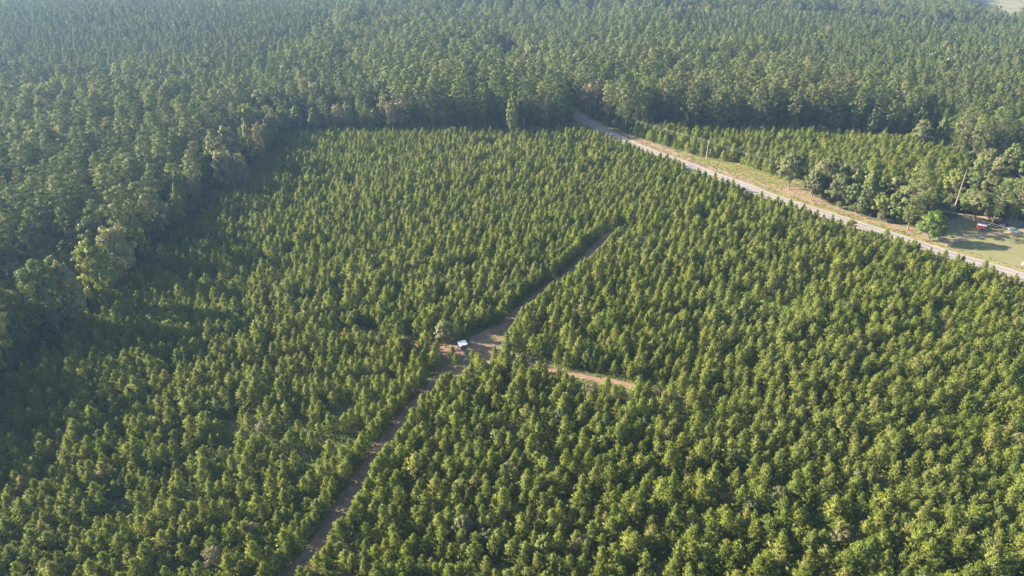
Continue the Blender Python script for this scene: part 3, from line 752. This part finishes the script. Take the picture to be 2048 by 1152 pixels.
def forest(spacing, ang, reg, x0, x1, y0, y1, jit):
    P = grid(x0, x1, y0, y1, spacing, spacing, ang, jit); P = P[inview(P, 60)]
    bad = inside(P, YOUNG) | inside(P, YR) | inside(P, OPEN) | inside(P, CLEAR) | inside(P, GAP) | inside(P, LEFTGAP) | inside(P, CLUMP)
    bad |= dist(P, RC) < 7.2
    bad |= (P[:, 1] < 60)
    g_ = project(P)
    bad |= inside(P, NEARBEND)
    bad |= (g_[:, 0] > 1150) & (((g_[:, 0] < 1870) & (g_[:, 1] > 285)) | ((g_[:, 0] < 1700) & (g_[:, 1] > 273)) | (g_[:, 1] > 440))
    P = P[~bad]
    return P[reg(P)]
in_sl = lambda P: inside(P, SLENDER) | inside(P, FARLEFT)
in_md = lambda P: inside(P, MEDIUM)
in_ln = lambda P: inside(P, LEFTNEAR)
wedge = (-1350, 1400, 60, 1750)
A = forest(7.5, .35, lambda P: ~(in_sl(P) | in_md(P) | in_ln(P)), *wedge, 2.3)
B = forest(5.2, .12, in_sl, *wedge, 1.6)
Cc = forest(6.2, -.2, in_md, *wedge, 2.1)
Dd = forest(6.8, .5, in_ln, *wedge, 2.2)
# rows thinned in the far central stand
far = (A[:, 1] > 850) & (A[:, 0] > -250) & (A[:, 0] < 350)
A = A[~(far & ((A[:, 0] * .96 - A[:, 1] * .1) % 19 < 6))]
def clear_used(P):
    for x, y, r in used: P = P[np.hypot(P[:, 0] - x, P[:, 1] - y) > r]
    return P
A, B, Cc, Dd = map(clear_used, (A, B, Cc, Dd))
def heights(P, mean, sd, seed): return np.clip(rng.normal(mean, sd, len(P)) * (.88 + .24 * vnoise(P[:, 0], P[:, 1], 60, seed)), mean * .55, mean * 1.25)
allP = np.concatenate((A, Dd)); allH = np.concatenate((heights(A, 26, 3.2, 1), heights(Dd, 23, 3.4, 2)))
le_ = (dist(allP, EDGE) < 24) & (allP[:, 0] < -60); allH = np.where(le_, allH * (.62 + .45 * vnoise(allP[:, 0], allP[:, 1], 14, 61)), allH)
slP = np.concatenate((B, Cc)); slH = np.concatenate((heights(B, 19, 2.0, 3), heights(Cc, 20, 2.6, 4)))
def stand_z(P): return terr(P[:, 0], P[:, 1])
# a tenth of the natural stands is hardwood
bd = lambda P: np.min([dist(P, b) for b in BELT], 0)
hw = (rng.random(len(allP)) < .10 + .33 * ((dist(allP, EDGE) < 22) & (allP[:, 0] < -60)) + .6 * (bd(allP) < 13) + .16 * (vnoise(allP[:, 0], allP[:, 1], 120, 11) > .62))
hP, hH = allP[hw], allH[hw] * .82; tP, tH = allP[~hw], allH[~hw]
hw2 = rng.random(len(slP)) < .025 + .75 * (bd(slP) < 13) + .25 * (vnoise(slP[:, 0], slP[:, 1], 90, 13) > .8)
hP = np.concatenate((hP, slP[hw2])); hH = np.concatenate((hH, slH[hw2] * .95)); slP, slH = slP[~hw2], slH[~hw2]

def where(p):
    q = project(np.array([p]), 20.0)[0]
    if q[0] < 560: return ('along the dark left plantation edge' if dist(np.array([p]), EDGE)[0] < 16 else 'in the dark forest on the left')
    if q[0] < 1150: return ('in the wall of pines behind the plantation' if dist(np.array([p]), EDGE)[0] < 16 else 'in the forest beyond the plantation left of the road')
    if q[0] < 1560: return 'in the forest beyond the road bend'
    return ('behind the young pines right of the road' if q[0] < 1860 else 'in the woods around the lawn on the right')
def build(P, Hh, name, M_, label, cat, stuff, stufflabel, stuffcat, wid=(.85, 1.15), n=300, parts=True):
    Z = stand_z(P); wide = rng.uniform(*wid, len(P)); rz = rng.uniform(0, 6.28, len(P)); var = rng.integers(0, len(M_), len(P))
    sel = pick(P, Hh, n); src = {}
    for i in np.where(sel)[0]:
        tl = 'tall' if Hh[i] > 27 else ('lower' if Hh[i] < 21 else 'mature')
        lab = label.format(tl) + ' ' + where(P[i])
        _, c, t = tree(name, M_[var[i]], P[i, 0], P[i, 1], Z[i], Hh[i], rz[i], wide[i], rng.normal(0, .02, 2), lab, cat, lab.replace('pine ', 'pines ', 1).replace('tree ', 'trees ', 1))
        src.setdefault(int(var[i]), (c, t))
    q = ~sel
    scatter(stuff, stufflabel, stuffcat, P[q], Z[q], rz[q], Hh[q] / M_[0][2], wide[q], var[q] % len(src), [src[k] for k in sorted(src)])
build(tP, tH, 'tall_pine', TALL_M, '{} dark green pine', 'pine tree', 'pine_forest', 'vast dark green pine forest fading into haze', 'forest')
build(slP, slH, 'slender_pine', SLEN_M, 'slender {} grey green plantation pine', 'pine tree', 'slender_pine_forest', 'even fine textured stands of slender pines in the distance', 'forest', (1.0, 1.3))
# hardwoods of the forest
hk = rng.choice(4, len(hP), p=[.38, .42, .12, .08]); names = ['olive', 'green', 'bright', 'dry']
for kk, nm in enumerate(names):
    m_ = hk == kk
    LM = LEAF_M[nm]
    build(hP[m_], hH[m_], 'broadleaf_tree', LM, '{} ' + KIND[nm][0] + ' tree', 'tree', f'{ {"olive": "olive", "green": "green", "bright": "yellow", "dry": "brown"}[nm] }_hardwood_forest', f'{KIND[nm][0]} hardwood crowns mixed through the distant pine forest', 'forest', (.55, .85), 45)
# understory along the open edges
U = grid(-420, 650, 60, 620, 3.4, 3.4, .2, 1.5); U = U[inview(U, 40)]
bad = inside(U, YOUNG) | inside(U, YR) | inside(U, OPEN) | (dist(U, RC) < 5.6) | inside(U, GAP) | inside(U, NEARSTRIP)
U = U[~bad]; de = np.minimum(np.minimum(dist(U, EDGE), dist(U, YR, True)), np.minimum(dist(U, OPEN, True), dist(U, RC)))
U = U[de < 24]; U = clear_used(U) if False else U
un = len(U)
gs = [s for k in ('green', 'olive') for s in LSRC[k][:2]]
scatter('forest_edge_thicket', 'thicket of low hardwoods and brush along the forest edges', 'thicket', U, np.zeros(un), rng.uniform(0, 6.28, un), rng.uniform(.14, .42, un), rng.uniform(1, 1.4, un), rng.choice(len(gs), un), gs)

# ------------------------------------------------------------------ hunting blind at the track junction
M['white'] = plain('white_sheet_metal', (.78, .78, .80), .35, .1, noise=(.70, .70, .73))
M['dull_white'] = plain('dull_white_metal', (.48, .48, .49), .6, .1, noise=(.40, .40, .42))
M['grey_wood'] = plain('weathered_wood', (.24, .21, .18), .9, noise=(.14, .12, .10), scale=4)
M['dark'] = plain('dark_opening', (.02, .02, .022), .6)
M['steel'] = plain('dull_steel', (.35, .36, .38), .45, .6)
M['rubber'] = plain('tyre_rubber', (.03, .03, .03), .85)
M['glass'] = plain('tinted_glass', (.03, .04, .05), .08, 0, noise=(.04, .05, .06))
M['lamp'] = plain('lamp_lens', (.7, .7, .66), .15)
M['red_lamp'] = plain('red_lens', (.45, .02, .015), .2)
M['red'] = plain('red_paint', (.36, .05, .04), .55, 0, noise=(.26, .05, .04), coat=.1)
M['olive_board'] = plain('olive_board', (.07, .075, .05), .8, noise=(.05, .05, .035))
bl = empty('hunting_blind', (*SHELTER, 0), R(28)); bl.scale = (.86, .86, .92)
tag(bl, 'small raised hunting blind with white roof at the dirt track junction', 'hunting blind')
bm = bmesh.new(); T_ = Matrix.Rotation(R(7), 4, 'X')
box(bm, (0, 0, 4.15), (2.9, 2.5, .07), T_)
box(bm, (0, -1.2, 3.95), (2.8, .06, .28), T_)
for k in range(-6, 7): box(bm, (k * .22, 0, 4.205), (.03, 2.5, .045), T_)
bm_obj('roof', bm, M['white'], bl)
bm = bmesh.new()
for sx in (-1, 1):
    box(bm, (sx * 1.06, 0, 2.65), (.05, 1.9, .9)); box(bm, (sx * 1.06, 0, 3.85), (.05, 1.9, .36))
for sy in (-1, 1):
    box(bm, (0, sy * .97, 2.65), (2.07, .05, .9)); box(bm, (0, sy * .97, 3.85), (2.07, .05, .30))
for sx in (-1, 1):
    for sy in (-1, 1): box(bm, (sx * 1.0, sy * .91, 3.35), (.12, .12, 1.4))
bm_obj('wall', bm, M['olive_board'], bl)
bm = bmesh.new(); box(bm, (0, 0, 2.15), (2.4, 2.2, .1)); bm_obj('floor_deck', bm, M['grey_wood'], bl)
for sx in (-1, 1):
    for sy in (-1, 1):
        bm = bmesh.new(); tube(bm, (sx * 1.35, sy * 1.2, -.05), (sx * 1.02, sy * .9, 2.1), .06); bm_obj('leg', bm, M['grey_wood'], bl)
bm = bmesh.new()
for sx in (-.25, .25): tube(bm, (sx, -2.0, 0), (sx, -1.12, 2.15), .03)
for k in range(1, 7): tube(bm, (-.25, -2.0 + .125 * k, .3 * k), (.25, -2.0 + .125 * k, .3 * k), .02)
bm_obj('ladder', bm, M['steel'], bl)
for k, (px, py, hgt, lab) in enumerate([(905, 722, 4.8, 'small bright pine standing left of the white blind'), (912, 728, 3.6, 'short pine in front of the white blind'), (945, 726, 4.2, 'little pine at the right front corner of the white blind'), (936, 690, 3.2, 'tiny pine behind the white blind'), (955, 738, 5.4, 'pine at the tip of the row right of the white blind')]):
    x, y = at(px, py); tree('young_pine', YOUNG_M[k], x, y, 0, hgt, k * 1.1, 1.1, (0, 0), lab, 'pine tree')

# ------------------------------------------------------------------ power line along the road
M['pole'] = plain('pole_wood', (.42, .37, .31), .9, noise=(.30, .26, .22), scale=2)
M['wire'] = plain('cable', (.22, .22, .23), .6, 0)
M['ceramic'] = plain('insulator', (.55, .53, .5), .3)
PX = [(1076, 172), (1171, 233), (1412, 319), (1672, 396), (1985, 494), (2330, 596)]
pp = [at(a, b) for a, b in PX]; pp[4] = (pp[3] + at(2260, 577)) / 2 * 1.0; pp = pp[:4] + [at(2260, 577)]
tops = []
names_ = ['utility pole hidden in the trees behind the road bend', 'wooden utility pole at the far road bend', 'wooden utility pole standing alone on the weedy bank by the young pines', 'utility pole tucked in the roadside clump of trees', 'utility pole beyond the right end of the lawn']
for i, p in enumerate(pp):
    d = (pp[min(i + 1, len(pp) - 1)] - pp[max(i - 1, 0)]); a = math.atan2(d[1], d[0])
    u = empty('utility_pole', (*p, 0), a); tag(u, names_[i], 'utility pole', 'utility poles along the road')
    bm = bmesh.new(); tube(bm, (0, 0, -.3), (0, 0, 10.2), .17, .11, 10); bm_obj('pole', bm, M['pole'], u)
    bm = bmesh.new(); box(bm, (0, 0, 9.75), (.12, 2.3, .14)); bm_obj('crossarm', bm, M['pole'], u, .01)
    for q in (-1.05, 0, 1.05):
        bm = bmesh.new(); tube(bm, (0, q, 9.8 if q else 10.2), (0, q, 10.02 if q else 10.42), .05, .03, 8); bm_obj('insulator', bm, M['ceramic'], u)
    tops.append([Vector((p[0], p[1], 0)) + Matrix.Rotation(a, 4, 'Z') @ Vector((0, q, 10.03 if q else 10.43)) for q in (-1.05, 0, 1.05)])
wl = ['power cable on the road side of the crossarms', 'power cable along the pole tops', 'power cable on the tree side of the crossarms']
for j in range(3):
    pts = []
    for i in range(len(tops) - 1):
        a, b = tops[i][j], tops[i + 1][j]
        for k in range(16):
            t = k / 16; q = a.lerp(b, t); q.z -= 4 * t * (1 - t) * (b - a).length * .016; pts.append(q)
    pts.append(tops[-1][j]); bm = bmesh.new(); rings = []
    for q in pts: rings.append([bm.verts.new(q + Vector((.016 * math.cos(e), 0, .016 * math.sin(e)))) for e in (0, 1.57, 3.14, 4.71)])
    for a, b in zip(rings, rings[1:]):
        for k in range(4): bm.faces.new((a[k], a[(k + 1) % 4], b[(k + 1) % 4], b[k]))
    o = bm_obj('power_cable', bm, M['wire']); tag(o, wl[j], 'cable', 'power cables above the verge')

# ------------------------------------------------------------------ bare trunks
def snag(bx, by, h, rad, lab, lean=(0, 0), z=None, kink=.25):
    x, y = at(bx, by); z = float(terr(np.array([x]), np.array([y]))[0])
    if z: x, y = at(bx, by, z)
    r_ = empty('bare_trunk', (x, y, z)); tag(r_, lab, 'dead tree')
    k = np.linspace(0, 1, 8); g = np.random.default_rng(int(bx))
    pts = [(lean[0] * q + (kink * max(0, q - .7)), lean[1] * q, q * h) for q in k]
    me = trunk_mesh('trunk', pts, [rad * (1 - .72 * q) for q in k], M['graybark'], 8); link('trunk', me, r_)
    for q in (.62, .74, .83, .92):
        a = g.uniform(0, 6.28); c = np.array((lean[0] * q + kink * max(0, q - .7), lean[1] * q, q * h)); e = c + (math.cos(a) * .8, math.sin(a) * .8, .35)
        bm = bmesh.new(); tube(bm, c, e, .05, .02, 5); bm_obj('branch_stub', bm, M['graybark'], r_)
    return r_
snag(1904, 431, 20.5, .27, 'tall bare pale dead pine trunk at the left back of the lawn')
snag(1985, 287, 13, .2, 'short pale dead trunk in the woods above the yard')
snag(1660, 240, 17, .18, 'thin pale trunk at the edge of the pines over the far young trees')
snag(1958, 14, 20, .3, 'tall white dead trunk beside the far clearing')
snag(1931, 28, 12, .28, 'short white snag at the near corner of the far clearing')
snag(1899, 18, 20, .22, 'thin white snag left of the far clearing')

# ------------------------------------------------------------------ yard
def wheel(parent, x, y, r, wd=.22):
    bm = bmesh.new(); tube(bm, (x, y - wd / 2, r), (x, y + wd / 2, r), r, None, 18); w_ = bm_obj('wheel', bm, M['rubber'], parent, .03)
    bm = bmesh.new(); s_ = 1 if y > 0 else -1; tube(bm, (x, y + s_ * (wd / 2 - .02), r), (x, y + s_ * (wd / 2 + .015), r), r * .6, None, 12); bm_obj('rim', bm, M['steel'], w_)
def vehicle(bx, by, rz, paint, lab, suv):
    x, y = at(bx, by); v = empty('parked_car', (x, y, 0), rz); tag(v, lab, 'car', 'cars parked in the yard')
    Lh = 2.35; bm = bmesh.new()
    hood = .98 if suv else .90
    prism(bm, [(-Lh, .38), (-Lh + .05, .85), (-Lh + .25, hood + .04), (Lh - 1.25, hood), (Lh - .12, hood - .14), (Lh, .62), (Lh - .03, .36), (1.85, .3), (-1.85, .3)], -.92, .92)
    bm_obj('body', bm, paint, v, .06, True)
    top = 1.78 if suv else 1.45
    prof = [(-Lh + (.12 if suv else .45), hood - .02), (-Lh + (.35 if suv else 1.0), top), (.55, top), (1.25, hood - .02)]
    bm = bmesh.new(); prism(bm, prof, -.80, .80)
    cab = bm_obj('cabin_windows', bm, M['glass'], v, .04)
    bm = bmesh.new(); box(bm, (((-Lh + (.35 if suv else 1.0)) + .55) / 2, 0, top + .012), ((.55 + Lh - (.35 if suv else 1.0)) + .1, 1.5, .05)); bm_obj('roof', bm, paint, v, .02)
    for q in (-1, 1):
        bm = bmesh.new()
        for xx in (-1.35, -.35, .6): tube(bm, (xx, q * .81, hood - .02), (xx - .02, q * .79, top), .035, None, 4)
        bm_obj('window_pillar', bm, paint, v)
        for xx in (-1.42, 1.42): wheel(v, xx, q * .84, .36)
        bm = bmesh.new(); box(bm, (Lh - .06, q * .66, .72), (.14, .36, .16)); bm_obj('headlight', bm, M['lamp'], v, .03)
        bm = bmesh.new(); box(bm, (-Lh + .02, q * .74, .82), (.12, .22, .24)); bm_obj('tail_light', bm, M['red_lamp'], v, .02)
        bm = bmesh.new(); box(bm, (.95, q * 1.0, hood + .12), (.12, .2, .14)); bm_obj('mirror', bm, paint, v, .03)
P_dark = plain('dark_car_paint', (.035, .025, .028), .3, .2, coat=.6); P_blue = plain('blue_grey_car_paint', (.16, .24, .34), .3, .3, coat=.6)
vehicle(2001, 455, R(-62), P_dark, 'dark brown car parked under the yard trees left of the blue one', True)
vehicle(2026, 463, R(-78), P_blue, 'blue grey car parked nearest the right border of the yard', False)
vehicle(2052, 455, R(-70), plain('teal_car_paint', (.05, .26, .28), .3, .3, coat=.6), 'teal car half cut by the right border behind the blue car', False)
# red trailer
x, y = at(1961, 459); tr = empty('enclosed_trailer', (x, y, 0), R(-35)); tag(tr, 'small red enclosed trailer with pale roof standing on the lawn', 'trailer')
bm = bmesh.new(); box(bm, (0, 0, 1.25), (3.2, 1.9, 1.5)); bm_obj('body', bm, M['red'], tr, .04)
bm = bmesh.new(); box(bm, (0, 0, 2.06), (3.3, 2.0, .10)); 
bm_obj('roof', bm, M['dull_white'], tr, .03)
bm = bmesh.new()
for k in (-.9, 0, .9): box(bm, (k, 0, 2.125), (.22, 1.9, .03))
bm_obj('roof_rib', bm, M['steel'], tr)
for q in (-1, 1):
    wheel(tr, -.2, q * 1.04, .36)
    bm = bmesh.new(); box(bm, (-.2, q * 1.05, .80), (.95, .3, .06)); bm_obj('mudguard', bm, M['steel'], tr, .01)
bm = bmesh.new(); box(bm, (-1.63, 0, 1.22), (.04, 1.5, 1.3)); bm_obj('door', bm, M['red'], tr, .01)
bm = bmesh.new(); tube(bm, (1.6, .7, .5), (2.7, 0, .5), .05); tube(bm, (1.6, -.7, .5), (2.7, 0, .5), .05); tube(bm, (2.5, 0, 0), (2.5, 0, .6), .04); bm_obj('drawbar', bm, M['steel'], tr)
# flat trailer in the shade
x, y = at(1934, 424); fl = empty('flatbed_trailer', (x, y, 0), R(25)); tag(fl, 'dark flatbed trailer in the shade right of the bare trunk', 'trailer')
bm = bmesh.new(); box(bm, (0, 0, .72), (5.0, 2.2, .1)); bm_obj('deck', bm, M['grey_wood'], fl, .01)
bm = bmesh.new()
for q in (-1, 1): box(bm, (0, q * 1.13, .82), (5.0, .05, .3))
box(bm, (2.52, 0, .95), (.05, 2.2, .55)); bm_obj('side_rail', bm, M['steel'], fl)
for q in (-1, 1):
    for xx in (-.8, .1): wheel(fl, xx, q * 1.3, .34)
bm = bmesh.new(); tube(bm, (2.5, .8, .6), (3.9, 0, .55), .05); tube(bm, (2.5, -.8, .6), (3.9, 0, .55), .05); bm_obj('drawbar', bm, M['steel'], fl)
# white propane tank near the maple
x, y = at(1876, 476); tk = empty('propane_tank', (x, y, 0), R(20)); tag(tk, 'small white rounded tank on the grass right of the bright maple', 'tank')
bm = bmesh.new(); prof = []
for k in range(9):
    t = -1 + k / 4; prof.append((t * 1.1, .52 * math.sqrt(max(0, 1 - abs(t) ** 5)) + .01))
rings = [[bm.verts.new((a, r_ * math.cos(q * math.pi / 8), .85 + r_ * math.sin(q * math.pi / 8))) for q in range(16)] for a, r_ in prof]
for a, b in zip(rings, rings[1:]):
    for q in range(16): bm.faces.new((a[q], a[(q + 1) % 16], b[(q + 1) % 16], b[q]))
bm.faces.new(rings[0]); bm.faces.new(rings[-1][::-1])
bm_obj('shell', bm, M['dull_white'], tk, 0, True)
bm = bmesh.new(); tube(bm, (0, 0, 1.3), (0, 0, 1.5), .16, None, 12); bm_obj('valve_cap', bm, M['steel'], tk)
for q in (-.65, .65):
    bm = bmesh.new(); box(bm, (q, 0, .2), (.15, .8, .42)); bm_obj('foot', bm, M['steel'], tk)
# hay bale
M['hay'] = plain('hay', (.36, .28, .15), .95, noise=(.26, .20, .10), scale=8)
x, y = at(2047, 531); hb = empty('hay_bale', (x, y, 0), R(40)); tag(hb, 'round tan hay bale on the grass at the right border', 'hay bale')
bm = bmesh.new(); tube(bm, (-.65, 0, .68), (.65, 0, .68), .7, None, 24); bm_obj('roll', bm, M['hay'], hb, .06, True)
bm = bmesh.new()
for q in (-.4, 0, .4): tube(bm, (q - .03, 0, .68), (q + .03, 0, .68), .71, None, 24)
bm_obj('twine', bm, M['white'], hb)
# small house in the forest gap
x, y = at(1012, 136); z = float(terr(np.array([x]), np.array([y]))[0]); x, y = at(1012, 136, z)
hs = empty('small_house', (x, y, z), R(15)); tag(hs, 'small pale roofed cabin in the clearing deep in the central forest', 'house')
bm = bmesh.new(); box(bm, (0, 0, 1.3), (9, 6, 2.6)); bm_obj('wall', bm, M['grey_wood'], hs)
bm = bmesh.new()
for q in (-1, 1): box(bm, (0, q * 1.75, 3.2), (9.8, 3.85, .12), Matrix.Rotation(-q * R(20), 4, 'X'))
bm_obj('roof', bm, plain('pale_roofing', (.42, .42, .44), .6), hs)
bm = bmesh.new(); prism(bm, [(-3, 2.6), (3, 2.6), (0, 3.68)], -4.45, 4.45); g_ = bm_obj('gable', bm, M['grey_wood'], hs); g_.rotation_euler = (0, 0, R(90))
for q in (-2.8, 2.8):
    bm = bmesh.new(); box(bm, (q, -3.02, 1.5), (1.1, .08, 1.1)); f_ = bm_obj('window', bm, M['white'], hs)
    bm = bmesh.new(); box(bm, (q, -3.07, 1.5), (.9, .04, .9)); bm_obj('pane', bm, M['glass'], f_)
bm = bmesh.new(); box(bm, (0, -3.02, 1.05), (1.0, .08, 2.0)); bm_obj('door', bm, M['white'], hs)

# ------------------------------------------------------------------ haze
bm = bmesh.new(); box(bm, (0, 2000, 65), (14800, 14800, 190))
hm = mat('haze'); n = N(hm)
pv = n('ShaderNodeVolumePrincipled', Density=HAZE, Anisotropy=.25)
pv.inputs['Color'].default_value = (.36, .60, 1.0, 1)
n('ShaderNodeOutputMaterial', Volume=pv.outputs[0])
hz = bm_obj('haze', bm, hm); tag(hz, 'thin blue morning haze over the forest', 'haze', None, 'stuff')
hz.display_type = 'WIRE'
